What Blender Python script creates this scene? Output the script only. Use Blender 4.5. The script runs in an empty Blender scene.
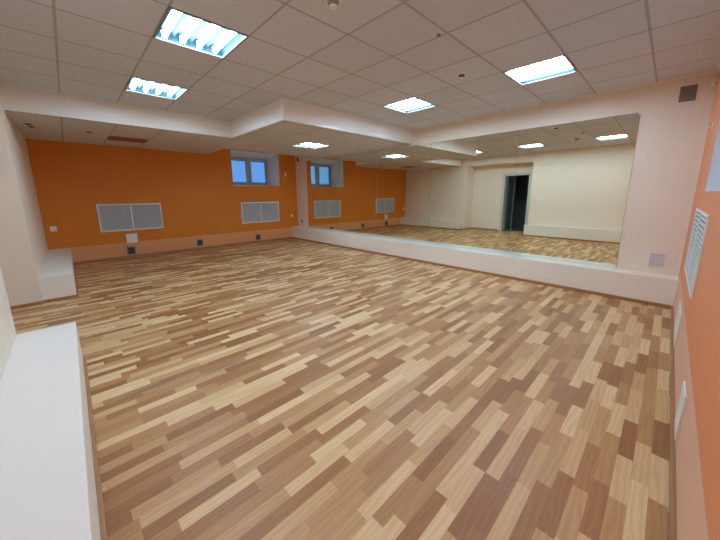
import bpy, bmesh, math
from mathutils import Matrix, Vector
S = bpy.context.scene
COL = S.collection
# ------------------------------------------------------------------ dimensions (metres, camera above the origin)
CZ = 1.412
XR, XL = 0.195, -8.58          # right wall, far (left) wall
YF, YB = 5.454, -0.415         # mirror wall, back wall
HC, HS = 2.758, 2.468          # main ceiling, lowered ceiling
XS1, XS2, YS = -5.872, -4.001, 2.372   # faces of the lowered ceiling
NX, NY, NZ = -7.33, 2.77, 2.74         # raised strip in front of the window
GX, GY = -3.307, 0.115         # main tile grid origin
LX, LY = -5.33, 1.29           # lowered tile grid origin
LEDY, LEDZ = 5.19, 0.366
BNY, BNZ = -0.085, 0.378
RX0, RX1, RY = -5.62, -3.33, -1.0      # door recess
FBZ = 0.349

# ------------------------------------------------------------------ materials
def new_mat(name):
    m = bpy.data.materials.new(name); m.use_nodes = True
    nt = m.node_tree; b = nt.nodes['Principled BSDF']
    return m, nt, b
def srgb(r, g, b):
    f = lambda c: (c/255/12.92) if c/255 <= .04045 else ((c/255+.055)/1.055)**2.4
    return (f(r), f(g), f(b), 1)
def plain(name, col, rough=.6, metal=0, noise=0.0, scale=30, spec=.5):
    m, nt, b = new_mat(name)
    b.inputs['Roughness'].default_value = rough; b.inputs['Metallic'].default_value = metal
    b.inputs['Specular IOR Level'].default_value = spec
    tc = nt.nodes.new('ShaderNodeTexCoord'); n = nt.nodes.new('ShaderNodeTexNoise')
    n.inputs['Scale'].default_value = scale; n.inputs['Detail'].default_value = 4
    nt.links.new(tc.outputs['Object'], n.inputs['Vector'])
    mx = nt.nodes.new('ShaderNodeMix'); mx.data_type = 'RGBA'; mx.blend_type = 'MULTIPLY'
    mx.inputs[0].default_value = 1
    mr = nt.nodes.new('ShaderNodeMapRange'); mr.inputs[3].default_value = 1-noise; mr.inputs[4].default_value = 1+noise
    nt.links.new(n.outputs['Fac'], mr.inputs[0])
    mx.inputs[6].default_value = col; nt.links.new(mr.outputs[0], mx.inputs[7])
    nt.links.new(mx.outputs[2], b.inputs['Base Color'])
    if noise:
        bp = nt.nodes.new('ShaderNodeBump'); bp.inputs['Strength'].default_value = .05; bp.inputs['Distance'].default_value = .002
        n2 = nt.nodes.new('ShaderNodeTexNoise'); n2.inputs['Scale'].default_value = 180
        nt.links.new(tc.outputs['Object'], n2.inputs['Vector']); nt.links.new(n2.outputs['Fac'], bp.inputs['Height'])
        nt.links.new(bp.outputs[0], b.inputs['Normal'])
    return m
def math_node(nt, op, a, b=None, c=None):
    n = nt.nodes.new('ShaderNodeMath'); n.operation = op
    for i, v in enumerate((a, b, c)):
        if v is None: continue
        if isinstance(v, (int, float)): n.inputs[i].default_value = v
        else: nt.links.new(v, n.inputs[i])
    return n.outputs[0]
def painted_wall(name, upper, lower, z):
    """two coats of paint meeting at height z"""
    m, nt, b = new_mat(name); b.inputs['Roughness'].default_value = .5; b.inputs['Specular IOR Level'].default_value = .3
    tc = nt.nodes.new('ShaderNodeTexCoord'); sp = nt.nodes.new('ShaderNodeSeparateXYZ')
    nt.links.new(tc.outputs['Object'], sp.inputs[0])
    f = math_node(nt, 'GREATER_THAN', sp.outputs[2], z)
    mx = nt.nodes.new('ShaderNodeMix'); mx.data_type = 'RGBA'
    nt.links.new(f, mx.inputs[0]); mx.inputs[6].default_value = lower; mx.inputs[7].default_value = upper
    n = nt.nodes.new('ShaderNodeTexNoise'); n.inputs['Scale'].default_value = 2.5; n.inputs['Detail'].default_value = 3
    nt.links.new(tc.outputs['Object'], n.inputs['Vector'])
    mr = nt.nodes.new('ShaderNodeMapRange'); mr.inputs[3].default_value = .97; mr.inputs[4].default_value = 1.03
    nt.links.new(n.outputs['Fac'], mr.inputs[0])
    m2 = nt.nodes.new('ShaderNodeMix'); m2.data_type = 'RGBA'; m2.blend_type = 'MULTIPLY'; m2.inputs[0].default_value = 1
    nt.links.new(mx.outputs[2], m2.inputs[6]); nt.links.new(mr.outputs[0], m2.inputs[7])
    nt.links.new(m2.outputs[2], b.inputs['Base Color'])
    n2 = nt.nodes.new('ShaderNodeTexNoise'); n2.inputs['Scale'].default_value = 160
    nt.links.new(tc.outputs['Object'], n2.inputs['Vector'])
    bp = nt.nodes.new('ShaderNodeBump'); bp.inputs['Strength'].default_value = .06; bp.inputs['Distance'].default_value = .002
    nt.links.new(n2.outputs['Fac'], bp.inputs['Height']); nt.links.new(bp.outputs[0], b.inputs['Normal'])
    return m
def tile_ceiling(name, gx, gy, base, line):
    m, nt, b = new_mat(name); b.inputs['Roughness'].default_value = .9; b.inputs['Specular IOR Level'].default_value = .15
    tc = nt.nodes.new('ShaderNodeTexCoord'); sp = nt.nodes.new('ShaderNodeSeparateXYZ')
    nt.links.new(tc.outputs['Object'], sp.inputs[0])
    def dist(o, g):
        u = math_node(nt, 'DIVIDE', math_node(nt, 'SUBTRACT', o, g), .6)
        fr = math_node(nt, 'FRACT', math_node(nt, 'ADD', u, 100.5))
        cell = math_node(nt, 'FLOOR', math_node(nt, 'ADD', u, 100.0))
        return math_node(nt, 'ABSOLUTE', math_node(nt, 'SUBTRACT', fr, .5)), cell
    dx, cx = dist(sp.outputs[0], gx); dy, cy = dist(sp.outputs[1], gy)
    d = math_node(nt, 'MINIMUM', dx, dy)
    f = math_node(nt, 'LESS_THAN', d, .0165)
    cb = nt.nodes.new('ShaderNodeCombineXYZ'); nt.links.new(cx, cb.inputs[0]); nt.links.new(cy, cb.inputs[1])
    wn = nt.nodes.new('ShaderNodeTexWhiteNoise'); nt.links.new(cb.outputs[0], wn.inputs['Vector'])
    mr = nt.nodes.new('ShaderNodeMapRange'); mr.inputs[3].default_value = .965; mr.inputs[4].default_value = 1.03
    nt.links.new(wn.outputs['Value'], mr.inputs[0])
    m2 = nt.nodes.new('ShaderNodeMix'); m2.data_type = 'RGBA'; m2.blend_type = 'MULTIPLY'; m2.inputs[0].default_value = 1
    m2.inputs[6].default_value = base; nt.links.new(mr.outputs[0], m2.inputs[7])
    mx = nt.nodes.new('ShaderNodeMix'); mx.data_type = 'RGBA'; nt.links.new(f, mx.inputs[0])
    nt.links.new(m2.outputs[2], mx.inputs[6]); mx.inputs[7].default_value = line
    nt.links.new(mx.outputs[2], b.inputs['Base Color'])
    n = nt.nodes.new('ShaderNodeTexNoise'); n.inputs['Scale'].default_value = 120; n.inputs['Detail'].default_value = 5
    nt.links.new(tc.outputs['Object'], n.inputs['Vector'])
    h = math_node(nt, 'SUBTRACT', n.outputs['Fac'], math_node(nt, 'MULTIPLY', f, .8))
    bp = nt.nodes.new('ShaderNodeBump'); bp.inputs['Strength'].default_value = .25; bp.inputs['Distance'].default_value = .004
    nt.links.new(h, bp.inputs['Height']); nt.links.new(bp.outputs[0], b.inputs['Normal'])
    return m
def laminate():
    m, nt, b = new_mat('three_strip_laminate')
    W, L = .0655, .375
    tc = nt.nodes.new('ShaderNodeTexCoord'); sp = nt.nodes.new('ShaderNodeSeparateXYZ')
    nt.links.new(tc.outputs['Object'], sp.inputs[0])
    xs = math_node(nt, 'DIVIDE', math_node(nt, 'ADD', sp.outputs[0], 20), W)
    row = math_node(nt, 'FLOOR', xs)
    w1 = nt.nodes.new('ShaderNodeTexWhiteNoise'); w1.noise_dimensions = '1D'; nt.links.new(row, w1.inputs['W'])
    u = math_node(nt, 'ADD', math_node(nt, 'DIVIDE', sp.outputs[1], L), math_node(nt, 'ADD', math_node(nt, 'MULTIPLY', row, 71.0), math_node(nt, 'MULTIPLY', w1.outputs['Value'], 7.0)))
    v = nt.nodes.new('ShaderNodeTexVoronoi'); v.voronoi_dimensions = '1D'; v.inputs['Randomness'].default_value = .45
    v.inputs['Scale'].default_value = 1.0; nt.links.new(u, v.inputs['W'])
    sc = nt.nodes.new('ShaderNodeSeparateColor'); nt.links.new(v.outputs['Color'], sc.inputs[0])
    cr = nt.nodes.new('ShaderNodeValToRGB'); e = cr.color_ramp; e.interpolation = 'LINEAR'
    stops = PLANK
    while len(e.elements) < len(stops): e.elements.new(.5)
    for el, (p, c) in zip(e.elements, stops): el.position = p; el.color = c
    nt.links.new(sc.outputs[0], cr.inputs[0])
    # grain: stretched along the plank, shifted per piece
    off = nt.nodes.new('ShaderNodeCombineXYZ'); nt.links.new(math_node(nt, 'MULTIPLY', sc.outputs[1], 40.), off.inputs[0])
    nt.links.new(math_node(nt, 'MULTIPLY', sc.outputs[2], 40.), off.inputs[1])
    va = nt.nodes.new('ShaderNodeVectorMath'); va.operation = 'ADD'
    nt.links.new(tc.outputs['Object'], va.inputs[0]); nt.links.new(off.outputs[0], va.inputs[1])
    mp = nt.nodes.new('ShaderNodeMapping'); mp.inputs['Scale'].default_value = (11, 1.6, 1); nt.links.new(va.outputs[0], mp.inputs[0])
    wv = nt.nodes.new('ShaderNodeTexWave'); wv.inputs['Scale'].default_value = 1.0; wv.inputs['Distortion'].default_value = 11.; wv.inputs['Detail'].default_value = 3; wv.inputs['Detail Scale'].default_value = 1.2
    nt.links.new(mp.outputs[0], wv.inputs[0])
    mp2 = nt.nodes.new('ShaderNodeMapping'); mp2.inputs['Scale'].default_value = (300, 9, 1); nt.links.new(va.outputs[0], mp2.inputs[0])
    ns = nt.nodes.new('ShaderNodeTexNoise'); ns.inputs['Scale'].default_value = 1; ns.inputs['Detail'].default_value = 4; nt.links.new(mp2.outputs[0], ns.inputs[0])
    g = math_node(nt, 'ADD', math_node(nt, 'MULTIPLY', wv.outputs['Fac'], .13), math_node(nt, 'MULTIPLY', ns.outputs['Fac'], .34))
    g = math_node(nt, 'ADD', g, .755)
    mx = nt.nodes.new('ShaderNodeMix'); mx.data_type = 'RGBA'; mx.blend_type = 'MULTIPLY'; mx.inputs[0].default_value = 1
    nt.links.new(cr.outputs[0], mx.inputs[6]); nt.links.new(g, mx.inputs[7])
    # seams between strips
    fx = math_node(nt, 'ABSOLUTE', math_node(nt, 'SUBTRACT', math_node(nt, 'FRACT', xs), .5))
    seam = math_node(nt, 'GREATER_THAN', fx, .488)
    mx2 = nt.nodes.new('ShaderNodeMix'); mx2.data_type = 'RGBA'; mx2.blend_type = 'MULTIPLY'
    nt.links.new(math_node(nt, 'MULTIPLY', seam, .25), mx2.inputs[0]); nt.links.new(mx.outputs[2], mx2.inputs[6]); mx2.inputs[7].default_value = (.35, .25, .18, 1)
    # grey scuffs worn into the strips near the box (two streaks along the planks)
    cur = mx2.outputs[2]
    for (sx, sy, wx, wy) in ((-2.52, .27, .035, .22), (-2.42, .75, .03, .25)):
        ex = math_node(nt, 'POWER', math_node(nt, 'ABSOLUTE', math_node(nt, 'DIVIDE', math_node(nt, 'SUBTRACT', sp.outputs[0], sx), wx)), 2.)
        ey = math_node(nt, 'POWER', math_node(nt, 'ABSOLUTE', math_node(nt, 'DIVIDE', math_node(nt, 'SUBTRACT', sp.outputs[1], sy), wy)), 2.)
        k = math_node(nt, 'SUBTRACT', 1., math_node(nt, 'ADD', ex, ey))
        k = math_node(nt, 'MULTIPLY', math_node(nt, 'MAXIMUM', math_node(nt, 'MINIMUM', k, 1.), 0.), .6)
        m3 = nt.nodes.new('ShaderNodeMix'); m3.data_type = 'RGBA'
        nt.links.new(k, m3.inputs[0]); nt.links.new(cur, m3.inputs[6]); m3.inputs[7].default_value = srgb(122, 108, 100)
        cur = m3.outputs[2]
    nt.links.new(cur, b.inputs['Base Color'])
    b.inputs['Roughness'].default_value = .42; b.inputs['Specular IOR Level'].default_value = .35
    bp = nt.nodes.new('ShaderNodeBump'); bp.inputs['Strength'].default_value = .08; bp.inputs['Distance'].default_value = .002
    nt.links.new(ns.outputs['Fac'], bp.inputs['Height']); nt.links.new(bp.outputs[0], b.inputs['Normal'])
    return m
PLANK = [(0, srgb(160, 108, 66)), (.2, srgb(174, 122, 77)), (.42, srgb(192, 143, 95)), (.62, srgb(207, 162, 112)), (.8, srgb(224, 185, 135)), (1, srgb(236, 202, 152))]
CREAM = srgb(236, 220, 202)
M = {}
M['cream'] = plain('cream_paint', CREAM, .55, noise=.02, scale=3, spec=.3)
M['white_box'] = plain('white_box_paint', srgb(242, 234, 224), .5, noise=.015, scale=3, spec=.3)
M['ledge'] = plain('ledge_paint', srgb(242, 230, 214), .5, noise=.015, scale=3, spec=.3)
M['door_white'] = plain('door_white', srgb(206, 206, 200), .4)
M['sill'] = plain('sill_plastic', srgb(246, 248, 244), .18, spec=.6)
M['soffit'] = plain('soffit_paint', srgb(240, 232, 224), .6, noise=.015, scale=3, spec=.3)
M['orange'] = painted_wall('orange_and_peach_paint', (.70, .215, .020, 1), srgb(228, 160, 106), .352)
M['orange_r'] = painted_wall('orange_and_peach_paint_right', (.82, .29, .13, 1), srgb(236, 184, 156), .47)
M['tiles'] = tile_ceiling('mineral_tile', GX, GY, srgb(210, 210, 216), srgb(176, 172, 170))
M['tiles_low'] = tile_ceiling('mineral_tile_low', LX, LY, srgb(210, 203, 198), srgb(176, 167, 160))
M['floor'] = laminate()
M['wood_trim'] = plain('wood_trim', srgb(170, 122, 80), .45, noise=.12, scale=12)
M['plastic'] = plain('white_plastic', srgb(235, 233, 228), .35)
M['metal_white'] = plain('white_enamel', srgb(232, 236, 238), .4, spec=.4)
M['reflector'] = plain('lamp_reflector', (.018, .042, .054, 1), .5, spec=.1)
M['lamp_frame'] = plain('lamp_frame', srgb(132, 150, 158), .5)
M['grey_frame'] = plain('grey_window_frame', srgb(176, 186, 204), .4)
M['reveal'] = plain('white_reveal', srgb(236, 236, 240), .55, noise=.01, scale=4)
M['grille'] = plain('silver_grille', srgb(196, 198, 200), .45, metal=.0)
M['dark'] = plain('dark_void', srgb(30, 28, 28), .8)
M['duct'] = plain('brown_void', srgb(150, 90, 52), .8)
M['vent_grey'] = plain('vent_grey', srgb(150, 138, 134), .6)
M['slat_dark'] = plain('dark_vent_slats', srgb(142, 128, 120), .6)
M['slat_grey'] = plain('pale_vent_slats', srgb(216, 206, 208), .6)
M['vent_dark'] = plain('vent_dark', srgb(96, 84, 78), .6)
M['socket_dark'] = plain('socket_dark', srgb(60, 60, 64), .5)
M['corridor'] = plain('corridor_paint', srgb(120, 128, 128), .6)
M['corridor_floor'] = plain('corridor_tiles', srgb(110, 110, 112), .3)
M['leaf'] = plain('door_leaf', srgb(96, 116, 118), .4)
M['chrome'] = plain('chrome', srgb(210, 210, 212), .2, metal=1)
m, nt, b = new_mat('mirror_glass')
b.inputs['Base Color'].default_value = (.87, .88, .74, 1); b.inputs['Metallic'].default_value = 1; b.inputs['Roughness'].default_value = 0.0
M['mirror'] = m
m, nt, b = new_mat('mirror_edge'); b.inputs['Base Color'].default_value = srgb(70, 84, 76); b.inputs['Roughness'].default_value = .3
M['mirror_edge'] = m; b.inputs['Base Color'].default_value = srgb(150, 150, 136)
m, nt, b = new_mat('tube_glow'); b.inputs['Base Color'].default_value = (.9, .9, .9, 1)
b.inputs['Emission Color'].default_value = (.57, .79, 1, 1); b.inputs['Emission Strength'].default_value = 69
M['tube'] = m
m = bpy.data.materials.new('window_glass'); m.use_nodes = True; nt = m.node_tree; nt.nodes.clear()
o = nt.nodes.new('ShaderNodeOutputMaterial'); t = nt.nodes.new('ShaderNodeBsdfTransparent'); gl = nt.nodes.new('ShaderNodeBsdfGlossy'); gl.inputs['Roughness'].default_value = .02
mx = nt.nodes.new('ShaderNodeMixShader'); fz = nt.nodes.new('ShaderNodeFresnel'); fz.inputs[0].default_value = 1.45
nt.links.new(fz.outputs[0], mx.inputs[0]); nt.links.new(t.outputs[0], mx.inputs[1]); nt.links.new(gl.outputs[0], mx.inputs[2]); nt.links.new(mx.outputs[0], o.inputs[0])
M['glass'] = m

# ------------------------------------------------------------------ mesh helpers
class MB:
    def __init__(s): s.bm = bmesh.new()
    def box(s, x0, x1, y0, y1, z0, z1, bev=0, seg=2):
        x0, x1 = sorted((x0, x1)); y0, y1 = sorted((y0, y1)); z0, z1 = sorted((z0, z1))
        r = bmesh.ops.create_cube(s.bm, size=1, matrix=Matrix.Translation(((x0+x1)/2, (y0+y1)/2, (z0+z1)/2)) @ Matrix.Diagonal((x1-x0, y1-y0, z1-z0, 1)))
        if bev:
            es = list({e for v in r['verts'] for e in v.link_edges})
            bmesh.ops.bevel(s.bm, geom=es, offset=bev, segments=seg, affect='EDGES', profile=.6)
        return s
    def cyl(s, c, r, h, axis='z', n=24, r2=None):
        rot = {'z': Matrix.Identity(4), 'x': Matrix.Rotation(math.pi/2, 4, 'Y'), 'y': Matrix.Rotation(-math.pi/2, 4, 'X')}[axis]
        bmesh.ops.create_cone(s.bm, cap_ends=True, segments=n, radius1=r, radius2=r if r2 is None else r2, depth=h, matrix=Matrix.Translation(c) @ rot)
        return s
    def sphere(s, c, r, sz=1):
        bmesh.ops.create_uvsphere(s.bm, u_segments=20, v_segments=10, radius=r, matrix=Matrix.Translation(c) @ Matrix.Diagonal((1, 1, sz, 1)))
        return s
    def quad(s, *p):
        s.bm.faces.new([s.bm.verts.new(q) for q in p]); return s
    def build(s, name, mat, parent=None, smooth=False, label=None):
        me = bpy.data.meshes.new(name); s.bm.to_mesh(me); s.bm.free()
        me.materials.append(M[mat] if isinstance(mat, str) else mat)
        ob = bpy.data.objects.new(name, me); COL.objects.link(ob)
        if parent: ob.parent = parent
        if label: ob['label'] = label
        if smooth:
            for p in me.polygons: p.use_smooth = True
        return ob
def struct(ob, label=None):
    ob['kind'] = 'structure'
    if label: ob['label'] = label
    return ob
def thing(name, loc, label, cat, group=None):
    o = bpy.data.objects.new(name, None); COL.objects.link(o); o.location = loc
    o.empty_display_size = .1
    o['label'] = label; o['category'] = cat
    if group: o['group'] = group
    return o
def copy_tree(root, loc, label):
    r = root.copy(); COL.objects.link(r); r.location = loc; r['label'] = label
    for ch in list(root.children):
        c = ch.copy(); COL.objects.link(c); c.parent = r
        for g in list(ch.children):
            d = g.copy(); COL.objects.link(d); d.parent = c
    return r

# ------------------------------------------------------------------ floor and ceilings
struct(MB().box(XL-.6, XR+.6, YB-.7, YF+.2, -.1, 0).build('floor', 'floor'), 'laminate floor of mixed light and dark wood strips')

LIGHTS = [(-3.007, 1.015, HC), (-4.807, 1.015, HC), (-3.007, 4.015, HC), (-1.207, 4.015, HC), (-1.207, 1.015, HC)]
LOWL = (LX-.3, LY+2.7, HS)
TILE_GAP = (-7.43, .99)
def ceiling_mesh(rects, z, holes, th=.04):
    """slab of quads covering the rectangles except for square holes (hole = centre, 0.6 m)"""
    mb = MB()
    xs = sorted({round(v, 5) for r in rects for v in r[:2]} | {round(h[0]+s*.3, 5) for h in holes for s in (-1, 1)})
    ys = sorted({round(v, 5) for r in rects for v in r[2:]} | {round(h[1]+s*.3, 5) for h in holes for s in (-1, 1)})
    for a, b_ in zip(xs, xs[1:]):
        for c, d in zip(ys, ys[1:]):
            mx_, my_ = (a+b_)/2, (c+d)/2
            if not any(r[0] < mx_ < r[1] and r[2] < my_ < r[3] for r in rects): continue
            if any(abs(mx_-h[0]) < .3 and abs(my_-h[1]) < .3 for h in holes): continue
            mb.quad((a, c, z), (a, d, z), (b_, d, z), (b_, c, z))
    bmesh.ops.remove_doubles(mb.bm, verts=mb.bm.verts, dist=1e-4)
    r = bmesh.ops.extrude_face_region(mb.bm, geom=list(mb.bm.faces))
    bmesh.ops.translate(mb.bm, verts=[v for v in r['geom'] if isinstance(v, bmesh.types.BMVert)], vec=(0, 0, th))
    bmesh.ops.recalc_face_normals(mb.bm, faces=mb.bm.faces)
    return mb
struct(ceiling_mesh([(XS1, XR, YB, YS), (XS2, XR, YS, YF)], HC, LIGHTS).build('ceiling', 'tiles'), 'main suspended tile ceiling')
low_c = struct(ceiling_mesh([(XL, XS1-.02, YB, NY), (NX, XS1-.02, NY, YF), (XS1-.02, XS2-.02, YS+.02, YF)], HS, [LOWL, TILE_GAP]).build('ceiling', 'tiles_low'), 'lowered tile ceiling along the far wall')
struct(MB().box(XL, NX, NY, YF, NZ, NZ+.04).build('ceiling', 'soffit'), 'raised strip of ceiling in front of the high window')
# vertical faces of the lowered ceiling
mb = MB()
mb.box(XS1-.02, XS1, YB, YS+.02, HS-.002, HC)
mb.box(XS1, XS2, YS, YS+.02, HS-.002, HC)
mb.box(XS2-.02, XS2, YS+.02, YF, HS-.002, HC)
struct(mb.build('trim_1', 'soffit'), 'white stepped face of the lowered ceiling')
mb = MB()
mb.box(NX, NX+.02, NY, YF, HS+.04, NZ); mb.box(XL, NX+.02, NY-.02, NY, HS+.04, NZ)
struct(mb.build('trim_2', 'soffit'), 'plain side faces of the raised ceiling strip')
mb = MB()
e = .006
mb.box(XS1, XS1+e, YB, YS-e, HS-.004, HS+.03); mb.box(XS1, XS2+e, YS-e, YS, HS-.004, HS+.03); mb.box(XS2, XS2+e, YS, YF, HS-.004, HS+.03)
struct(mb.build('trim_3', 'plastic'), 'white edge profile under the stepped ceiling face')
# wall angle under the ceiling
mb = MB()
mb.box(XS2+e, XR, YF-.022, YF, HC-.006, HC-.0005); mb.box(XR-.022, XR, YB, YF-.022, HC-.006, HC-.0005)
struct(mb.build('trim_4', 'soffit'), 'thin wall angle around the main ceiling')
# plenum above the missing tile
mb = MB(); gx, gy = TILE_GAP
mb.box(gx-.2985, gx+.2985, gy-.2985, gy+.2985, HS+.010, HS+.03)
struct(mb.build('trim_5', 'duct'), 'brown board showing where a ceiling tile is missing')

# ------------------------------------------------------------------ walls
T = .2
struct(MB().box(XL-.5, XR+.5, YF, YF+T, 0, HC+.05).build('wall_front', 'cream'), 'cream wall carrying the mirrors')
# far orange wall with window opening
WY0, WY1, WZ0, WZ1 = 3.40, 4.85, 1.67, 2.63
mb = MB()
for (a, b_, c, d) in ((-1.6, WY0, 0, HC+.05), (WY1, YF, 0, HC+.05), (WY0, WY1, 0, WZ0), (WY0, WY1, WZ1, HC+.05)):
    mb.box(XL-.8, XL, a, b_, c, d)
struct(mb.build('wall_left', 'orange'), 'far wall painted orange above a peach band')
# right orange wall with window opening
VY0, VY1, VZ0, VZ1 = 2.45, 3.93, 1.42, 2.40
mb = MB()
for (a, b_, c, d) in ((-1.6, VY0, 0, HC+.05), (VY1, YF, 0, HC+.05), (VY0, VY1, 0, VZ0), (VY0, VY1, VZ1, HC+.05)):
    mb.box(XR, XR+.5, a, b_, c, d)
struct(mb.build('wall_right', 'orange_r'), 'right wall painted orange above a peach band')
# back wall with door recess
mb = MB()
mb.box(XL, RX0, -1.25, YB, 0, HC+.05)
mb.box(RX1, XR, -1.25, YB, 0, HC+.05)
mb.box(RX0, RX1, RY, YB, HS, HC+.05)
DX0, DX1, DZ = -4.44, -3.56, 2.10
mb.box(RX0, DX0, -1.25, RY, 0, HC+.05); mb.box(DX1, RX1, -1.25, RY, 0, HC+.05); mb.box(DX0, DX1, -1.25, RY, DZ, HC+.05)
struct(mb.build('wall_back', 'cream'), 'cream back wall with a recess around the door')

def window_unit(name, x_in, x_out, y0, y1, z0, z1, sgn, label, outer=None):
    """splay lining, frame with mullion and two sashes; x_in is the room face, x_out the frame plane"""
    mb = MB(); t = .012
    A = [(y0, z0), (y1, z0), (y1, z1), (y0, z1)]                      # opening in the room face
    oy0, oy1, oz0, oz1 = outer or (y0+t, y1-t, z0+t, z1-t)
    B = [(oy0, oz0), (oy1, oz0), (oy1, oz1), (oy0, oz1)]              # around the frame
    xe = x_out+sgn*.06; C_ = [(y0, z0), (y1, z0), (y1, z1), (y0, z1)]
    for k in range(4):
        n_ = (k+1) % 4
        mb.quad((x_in, *A[k]), (x_in, *A[n_]), (x_out, *B[n_]), (x_out, *B[k]))
        mb.quad((x_out, *B[k]), (x_out, *B[n_]), (xe, *B[n_]), (xe, *B[k]))
        mb.quad((xe, *B[k]), (xe, *B[n_]), (xe, *C_[n_]), (xe, *C_[k]))
        mb.quad((xe, *C_[k]), (xe, *C_[n_]), (x_in, *A[n_]), (x_in, *A[k]))
    bmesh.ops.remove_doubles(mb.bm, verts=mb.bm.verts, dist=1e-5); bmesh.ops.recalc_face_normals(mb.bm, faces=mb.bm.faces)
    w = struct(mb.build(name, 'reveal'), label)
    a0, a1, c0, c1 = oy0, oy1, oz0, oz1
    f = MB(); xo = x_out+sgn*.06; k = .06
    f.box(x_out, xo, a0, a0+k, c0, c1); f.box(x_out, xo, a1-k, a1, c0, c1)
    f.box(x_out, xo, a0+k, a1-k, c1-k*1.2, c1); f.box(x_out, xo, a0+k, a1-k, c0, c0+k)
    ym = (a0+a1)/2
    f.box(x_out, xo, ym-.045, ym+.045, c0+k, c1-k*1.2)
    f.build('window_frame', 'grey_frame', w)
    for (p, q) in ((a0+k, ym-.045), (ym+.045, a1-k)):
        s_ = MB(); xa, xb = x_out+sgn*-.012, x_out+sgn*.05; h = .04; z_0, z_1 = c0+k, c1-k*1.2
        s_.box(xa, xb, p, p+h, z_0, z_1); s_.box(xa, xb, q-h, q, z_0, z_1); s_.box(xa, xb, p+h, q-h, z_0, z_0+h); s_.box(xa, xb, p+h, q-h, z_1-h, z_1)
        sh = s_.build('window_sash', 'grey_frame', w)
        xg = x_out+sgn*.025
        MB().box(xg-.003, xg+.003, p+h, q-h, z_0+h, z_1-h).build('window_pane', 'glass', sh)
    return w
window_unit('window_1', XL, XL-.60, WY0, WY1, WZ0, WZ1, -1, 'high two-pane window deep in the orange far wall', (3.50, 4.785, 1.70, 2.53))
window_unit('window_2', XR, XR+.42, VY0, VY1, VZ0, VZ1, 1, 'high window in the right wall at the edge of the photo')

# ------------------------------------------------------------------ boxed ledges
struct(MB().box(XL, XR, LEDY, YF, 0, LEDZ, .004).build('trim_6', 'ledge'), 'low boxed ledge running under the mirrors')
struct(MB().box(RX1, XR, YB, BNY, 0, BNZ, .005).build('trim_7', 'white_box'), 'low white box along the near back wall')
struct(MB().box(XL, RX0-.03, YB, BNY, 0, FBZ, .004).build('trim_8', 'white_box'), 'low white box along the far back wall')
struct(MB().box(-7.96, -.41, LEDY+.004, YF, LEDZ, LEDZ+.005, .002).build('trim_9', 'sill'), 'glossy white sill strip under the mirrors')
# ------------------------------------------------------------------ baseboards
def base(name, *boxes):
    mb = MB()
    for b_ in boxes: mb.box(*b_, 0, .045, .004)
    return struct(mb.build(name, 'wood_trim'), 'brown wooden skirting strip')
bt = .018
base('baseboard_front', (XL+bt, XR-bt, LEDY-bt, LEDY))
base('baseboard_left', (XL, XL+bt, BNY+bt, LEDY))
base('baseboard_right', (XR-bt, XR, BNY+bt, LEDY))
base('baseboard_back', (RX1-bt, XR-bt, BNY, BNY+bt), (RX1-bt, RX1, RY+.018, BNY), (XL+bt, RX0-.012, BNY, BNY+bt), (RX0-.03, RX0-.012, YB, BNY), (RX0, RX0+bt, RY, YB), (RX0+bt, DX0-.09, RY, RY+bt))

# ------------------------------------------------------------------ mirrors
MZ0, MZ1 = LEDZ+.006, 2.43
seams = [-7.96, -6.43, -4.98, -3.51, -1.86, -.41]
txt = ['mirror panel farthest to the left, showing the window', 'mirror panel second from the left, showing orange wall', 'mirror panel in the middle of the row of five', 'wide mirror panel showing the dark doorway', 'mirror panel nearest the orange right wall, last of the row']
for i, (a, b_) in enumerate(zip(seams, seams[1:])):
    r = thing('wall_mirror', ((a+b_)/2, YF, MZ0), txt[i], 'mirror', 'mirror panels in a row on the cream wall')
    w = (b_-a)/2-.0012; h = MZ1-MZ0
    MB().box(-w, w, -.006, -.0008, 0, h).build('mirror_backing', 'mirror_edge', r)
    MB().quad((-w+.002, -.0068, .002), (w-.002, -.0068, .002), (w-.002, -.0068, h-.002), (-w+.002, -.0068, h-.002)).build('mirror_glass', 'mirror', r)
    if i == 4:
        MB().box(w-.02, w+.02, -.016, -.0075, h-.03, h+.012, .003).build('mirror_clip', 'plastic', r, label='white corner clip')

# ------------------------------------------------------------------ ceiling lights
def make_light(loc, label):
    r = thing('ceiling_light', loc, label, 'ceiling light', 'recessed four-tube ceiling lights')
    f = MB(); o_, i_ = .297, .280
    f.box(-o_, o_, i_, o_, -.006, .012, .002); f.box(-o_, o_, -o_, -i_, -.006, .012, .002)
    f.box(i_, o_, -i_, i_, -.006, .012, .002); f.box(-o_, -i_, -i_, i_, -.006, .012, .002)
    f.build('frame', 'lamp_frame', r)
    t = MB(); d = .085
    t.quad((-i_, -i_, d), (i_, -i_, d), (i_, i_, d), (-i_, i_, d))
    for (p, q) in (((-i_, -i_), (i_, -i_)), ((i_, -i_), (i_, i_)), ((i_, i_), (-i_, i_)), ((-i_, i_), (-i_, -i_))):
        t.quad((p[0], p[1], .0), (q[0], q[1], .0), (q[0], q[1], d), (p[0], p[1], d))
    for y in (-.14, 0, .14):     # folded ridges between the tubes
        t.quad((-i_, y-.02, d), (i_, y-.02, d), (i_, y, d-.05), (-i_, y, d-.05)); t.quad((-i_, y, d-.05), (i_, y, d-.05), (i_, y+.02, d), (-i_, y+.02, d))
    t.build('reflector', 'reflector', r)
    for y in (-.21, -.07, .07, .21):
        MB().cyl((0, y, .042), .024, .51, 'x', 16).build('lamp_tube', 'tube', r, True)
        for q in (-1, 1):
            MB().box(q*.279, q*.266, y-.022, y+.022, .014, .07).build('lamp_holder', 'metal_white', r)
    MB().cyl((.20, -.10, .035), .016, .035, 'z', 14).build('starter', 'vent_grey', r)
    return r
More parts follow.
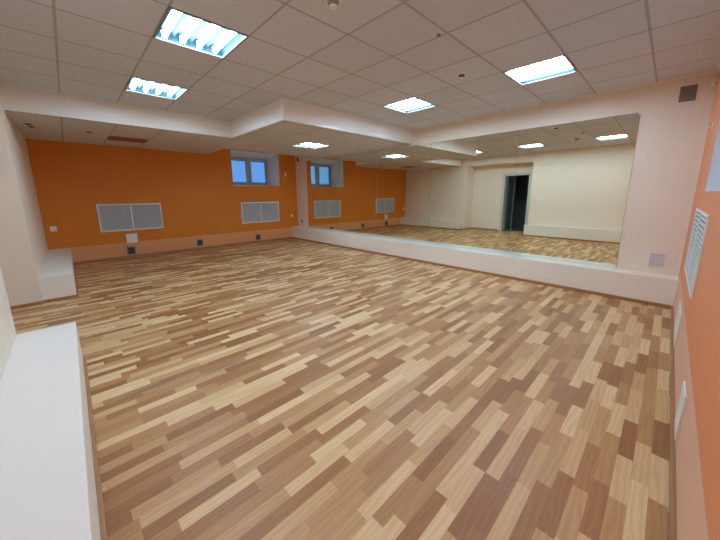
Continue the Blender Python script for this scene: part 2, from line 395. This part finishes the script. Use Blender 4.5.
l0 = make_light(LIGHTS[0], 'largest four-tube ceiling light at the upper left of the photo')
for p, lb in zip(LIGHTS[1:] + [LOWL], ('four-tube ceiling light close beyond the largest one, towards the orange wall', 'four-tube ceiling light beside the inner corner where stepped ceiling face meets mirror wall', 'ceiling light with long thin stripes at the upper right, above the mirrors', 'ceiling light seen only in the mirror, rightmost reflected light',
                 'small bright light in the lowered ceiling in front of the window')):
    copy_tree(l0, p, lb)

# ------------------------------------------------------------------ panels over the radiators
def grille(loc, rz, W, H, label, louvre=False):
    r = thing('radiator_grille', loc, label, 'radiator grille', 'radiator cover grilles set in the orange walls')
    r.rotation_euler = (0, 0, rz)           # local: x across, -y into the room, z up
    b = .022 if louvre else .028
    dp = .012 if louvre else .02
    f = MB(); f.box(0, W, -dp, 0, H-b, H, .003); f.box(0, W, -dp, 0, 0, b, .003); f.box(0, b, -dp, 0, b, H-b, .003); f.box(W-b, W, -dp, 0, b, H-b, .003)
    f.box(W/2-.015, W/2+.015, -dp, 0, b, H-b, .002)
    f.build('grille_frame', 'metal_white', r)
    for (p, q) in ((b, W/2-.015), (W/2+.015, W-b)):
        g = MB(); n = 14 if louvre else 20; s_ = (H-2*b)/n
        bk = MB().box(p, q, -.004, -.001, b, H-b).build('grille_backing', 'socket_dark' if louvre else 'grille', r)
        for k in range(n):
            z = b+s_*(k+.5)
            if louvre: g.quad((p, -.010, z-s_*.42), (q, -.010, z-s_*.42), (q, -.0045, z+s_*.12), (p, -.0045, z+s_*.12))
            else: g.quad((p, -.018, z-s_*.34), (q, -.018, z-s_*.34), (q, -.005, z+s_*.30), (p, -.005, z+s_*.30))
        nv = 1 if louvre else 14
        for k in range(1, nv):
            x = p+(q-p)*k/nv; g.box(x-.003, x+.003, -.016, -.004, b, H-b)
        g.build('grille_panel', 'grille', r)
    return r
grille((XL, .43, .625), math.pi/2, 1.18, .605, 'double metal grille at the left of the orange far wall, above a white plate')
grille((XL, 3.57, .59), math.pi/2, 1.20, .61, 'double metal grille under the high window in the far wall')
g3 = grille((XR, 4.36, .68), -math.pi/2, 1.32, .585, 'slanting-looking louvred grille on the orange right wall below the window', True)

# ------------------------------------------------------------------ ventilation grilles on the mirror wall
def vent(x, z, mat, label):
    r = thing('air_vent', (x, YF, z), label, 'vent')
    w = .080; b = .010; H = .2
    f = MB(); f.box(-w, w, -.012, 0, 0, b, .002); f.box(-w, w, -.012, 0, H-b, H, .002); f.box(-w, -w+b, -.012, 0, b, H-b, .002); f.box(w-b, w, -.012, 0, b, H-b, .002)
    f.build('vent_frame', 'plastic', r)
    g = MB(); g.box(-w+b, w-b, -.003, 0, b, H-b)
    for k in range(12):
        z_ = b+(H-2*b)*(k+.5)/12
        g.quad((-w+b, -.010, z_-.006), (w-b, -.010, z_-.006), (w-b, -.004, z_+.005), (-w+b, -.004, z_+.005))
    g.build('vent_slats', mat, r)
vent(-.02, 2.465, 'slat_dark', 'dark square air vent high on the cream wall near the ceiling corner')
vent(-.02, .445, 'slat_grey', 'pale grey square air vent low on the cream wall above the ledge')

# ------------------------------------------------------------------ sockets, switches and plates
def plate_on(name, loc, rz, w, h, label, cat, kind='socket', group=None):
    r = thing(name, loc, label, cat, group); r.rotation_euler = (0, 0, rz)
    MB().box(-w/2, w/2, -.009, 0, -h/2, h/2, .003).build('cover_plate', 'vent_grey' if kind == 'socket' else 'plastic', r)
    if kind == 'socket':
        MB().box(-w*.36, w*.36, -.016, -.009, -h*.38, h*.38, .006).build('socket_insert', 'socket_dark', r, label='dark socket insert')
    elif kind == 'switch':
        MB().box(-w*.33, w*.33, -.014, -.009, -h*.33, h*.33, .002).build('rocker', 'plastic', r)
    return r
Q = math.pi/2
grp = 'floor-level sockets on the far wall'
plate_on('wall_socket', (XL, .915, .155), Q, .17, .20, 'dark floor-level socket directly below the white plate under the left grille', 'socket', group=grp)
plate_on('wall_socket', (XL, 2.39, .17), Q, .16, .18, 'dark floor-level socket midway between the two far-wall grilles', 'socket', group=grp)
plate_on('wall_socket', (XL, 4.02, .15), Q, .16, .18, 'dark floor-level socket below the grille under the window', 'socket', group=grp)
plate_on('cover_panel', (XL, .96, .44), Q, .21, .21, 'blank white square plate under the left grille on the far wall', 'wall plate', 'plain')
plate_on('light_switch', (XL, -.28, .76), Q, .10, .10, 'pale switch at the far left of the orange wall, beside the white column', 'switch', 'switch')
plate_on('wall_sensor', (XL, 5.07, 2.04), Q, .09, .12, 'small pale box high on the orange wall right of the window', 'sensor', 'switch')
r = thing('cable_outlet', (XL, 5.22, .74), 'small round white outlet on the orange wall right of the grille', 'outlet')
MB().cyl((.008, 0, 0), .04, .016, 'x').build('outlet_cap', 'plastic', r)
r = thing('cable_outlet', (-8.33, YF, .56), 'small dull outlet low on the cream strip left of the mirrors', 'outlet')
MB().box(-.04, .04, -.01, 0, -.07, .07, .004).build('outlet_body', 'vent_grey', r)
r = thing('wall_bracket', (-8.42, YF, 2.44), 'small dark bracket under the ceiling on the cream strip left of the mirrors', 'bracket')
MB().box(-.04, .04, -.02, 0, 0, .13, .004).build('bracket_plate', 'vent_dark', r)
plate_on('wall_switch', (-3.05, YB, 1.23), math.pi, .15, .075, 'upper white switch on the back wall beside the door, seen in the mirror', 'switch', 'switch')
plate_on('wall_switch', (-2.97, YB, .74), math.pi, .08, .08, 'lower white switch on the back wall beside the door, seen in the mirror', 'switch', 'switch')
# plates low on the right wall
plate_on('cover_panel', (XR, 3.86, .24), -Q, .50, .30, 'white access plate low on the right wall, nearer the ledge', 'wall plate', 'plain', 'white access plates on the peach band of the right wall')
plate_on('cover_panel', (XR, 2.31, .215), -Q, .20, .27, 'white access plate low on the right wall, nearer the camera', 'wall plate', 'plain', 'white access plates on the peach band of the right wall')
# sensor in the corner and hook on the window edge
r = thing('motion_sensor', (.19, YF, 2.62), 'small cream sensor box in the upper right ceiling corner', 'sensor')
MB().box(-.045, .005, -.05, 0, -.045, .05, .006).build('sensor_body', 'plastic', r)
MB().sphere((-.02, -.05, 0), .018, 1).build('sensor_lens', 'plastic', r, True)
r = thing('wall_hook', (XR, 4.66, 2.06), 'small shiny hook on the right wall beside the window', 'hook')
MB().box(-.006, 0, -.018, .018, -.03, .03, .002).build('hook_plate', 'plastic', r)
MB().cyl((-.02, 0, -.01), .006, .03, 'x', 10).build('hook_pin', 'plastic', r)

# ------------------------------------------------------------------ ceiling devices
def detector(loc, rad, label, cat='smoke detector', dark=False):
    r = thing('smoke_detector', loc, label, cat)
    MB().cyl((0, 0, -.009), rad, .018, 'z', 28, rad).build('detector_base', 'plastic', r, False)
    MB().cyl((0, 0, -.03), rad*.55, .025, 'z', 28, rad*.8).build('detector_head', 'vent_dark' if dark else 'vent_grey', r, False)
    MB().cyl((0, 0, -.047), rad*.5, .012, 'z', 28, rad*.55).build('detector_cap', 'plastic', r, False)
    return r
detector((-1.83, 1.53, HC), .055, 'round smoke detector at the top edge of the photo')
detector((-1.55, 2.45, HC), .022, 'tiny white ceiling sensor beside a tile joint')
detector((-1.84, 3.42, HC), .045, 'small smoke detector between the two far ceiling lights', dark=True)
def gap_mark(loc, label):
    r = thing('ceiling_nozzle', loc, label, 'ceiling nozzle')
    MB().cyl((0, 0, -.004), .04, .008, 'z', 20).build('nozzle_ring', 'vent_dark', r)
    MB().cyl((0, 0, -.011), .016, .006, 'z', 14).build('nozzle_tip', 'dark', r)
gap_mark((-6.95, .41, HS), 'dark nozzle in the lowered ceiling before the missing tile')
gap_mark((-6.80, -.27, HS), 'dark nozzle in the lowered ceiling near the column, nearer one of two close together')
gap_mark((-7.00, -.25, HS), 'dark nozzle in the lowered ceiling near the column, farther one of two close together')

# ------------------------------------------------------------------ door and corridor behind it
mb = MB(); cw = .06
mb.box(DX0-cw, DX0, RY, RY+.018, 0, DZ+cw, .003); mb.box(DX1, DX1+cw, RY, RY+.018, 0, DZ+cw, .003); mb.box(DX0, DX1, RY, RY+.018, DZ, DZ+cw, .003)
d = struct(mb.build('door_1', 'door_white'), 'white-framed doorway standing open to a dark corridor')
mb = MB(); mb.box(DX0, DX0+.035, -1.25, RY, 0, DZ); mb.box(DX1-.035, DX1, -1.25, RY, 0, DZ); mb.box(DX0+.035, DX1-.035, -1.25, RY, DZ-.035, DZ)
mb.build('door_lining', 'door_white', d)
lf = MB().box(DX0+.036, DX0+.076, -2.05, -1.27, .01, DZ-.04, .003).build('door_leaf', 'leaf', d, label='grey-green door leaf swung into the corridor')
h = MB(); h.cyl((DX0+.10, -1.97, 1.0), .009, .05, 'x', 12); h.box(DX0+.115, DX0+.13, -1.98, -1.86, .99, 1.01, .004); h.build('door_handle', 'chrome', lf)
mb = MB(); mb.box(DX0+.036, DX1-.036, -1.24, -1.01, 0, .012, .003); mb.build('door_threshold', 'chrome', d)
mb = MB(); a, b_, c, dd = -5.1, -2.9, -3.6, -1.25
mb.box(a-.1, a, c, dd, 0, 2.5); mb.box(b_, b_+.1, c, dd, 0, 2.5); mb.box(a-.1, b_+.1, c-.1, c, 0, 2.5); mb.box(a-.1, b_+.1, c-.1, dd, 2.5, 2.6)
struct(mb.build('wall_corridor', 'corridor'), 'dark corridor walls seen through the doorway in the mirror')
struct(MB().box(a-.1, b_+.1, c-.1, YB-.7, -.1, 0).build('floor', 'corridor_floor'), 'grey corridor floor behind the doorway')

# ------------------------------------------------------------------ outside: ground and sky
w = bpy.data.worlds.new('World'); S.world = w; w.use_nodes = True
nt = w.node_tree; bg = nt.nodes['Background']
tc = nt.nodes.new('ShaderNodeTexCoord'); sp = nt.nodes.new('ShaderNodeSeparateXYZ'); nt.links.new(tc.outputs['Generated'], sp.inputs[0])
cr = nt.nodes.new('ShaderNodeValToRGB'); nt.links.new(sp.outputs[2], cr.inputs[0])
cr.color_ramp.elements[0].position = .22; cr.color_ramp.elements[0].color = (.12, .37, .86, 1)
cr.color_ramp.elements[1].position = .6; cr.color_ramp.elements[1].color = (.72, .82, 1, 1)
el = cr.color_ramp.elements.new(.4); el.color = (.35, .55, .95, 1)
nt.links.new(cr.outputs[0], bg.inputs[0])
mr = nt.nodes.new('ShaderNodeMapRange'); mr.inputs[1].default_value = .25; mr.inputs[2].default_value = .7; mr.inputs[3].default_value = 1.0; mr.inputs[4].default_value = 4.5
nt.links.new(sp.outputs[2], mr.inputs[0]); nt.links.new(mr.outputs[0], bg.inputs[1])

# ------------------------------------------------------------------ camera
cd = bpy.data.cameras.new('camera'); cam = bpy.data.objects.new('camera', cd); COL.objects.link(cam); S.camera = cam
cd.sensor_width = 36; cd.sensor_fit = 'HORIZONTAL'; cd.lens = 297.183/720*36
cd.shift_x = (360-358.834)/720; cd.shift_y = (250.588-270)/720; cd.clip_start = .02
R_ = Vector((.69509688, .71889758, -.00515666)); U_ = Vector((-.13020831, .13294519, .98253314)); F_ = Vector((-.70702625, .68228428, -.18601623))
mw = Matrix((( R_.x, U_.x, -F_.x, 0), (R_.y, U_.y, -F_.y, 0), (R_.z, U_.z, -F_.z, CZ), (0, 0, 0, 1)))
cam.matrix_world = mw

vs = S.view_settings; vs.view_transform = 'Standard'; vs.look = 'None'; vs.exposure = 0.0; vs.gamma = 1; vs.use_curve_mapping = False
cy = S.cycles
cy.use_denoising = True
try: cy.denoiser = 'OPENIMAGEDENOISE'
except Exception: pass
cy.max_bounces = 10; cy.diffuse_bounces = 7; cy.glossy_bounces = 5; cy.sample_clamp_indirect = 8
cy.caustics_reflective = True
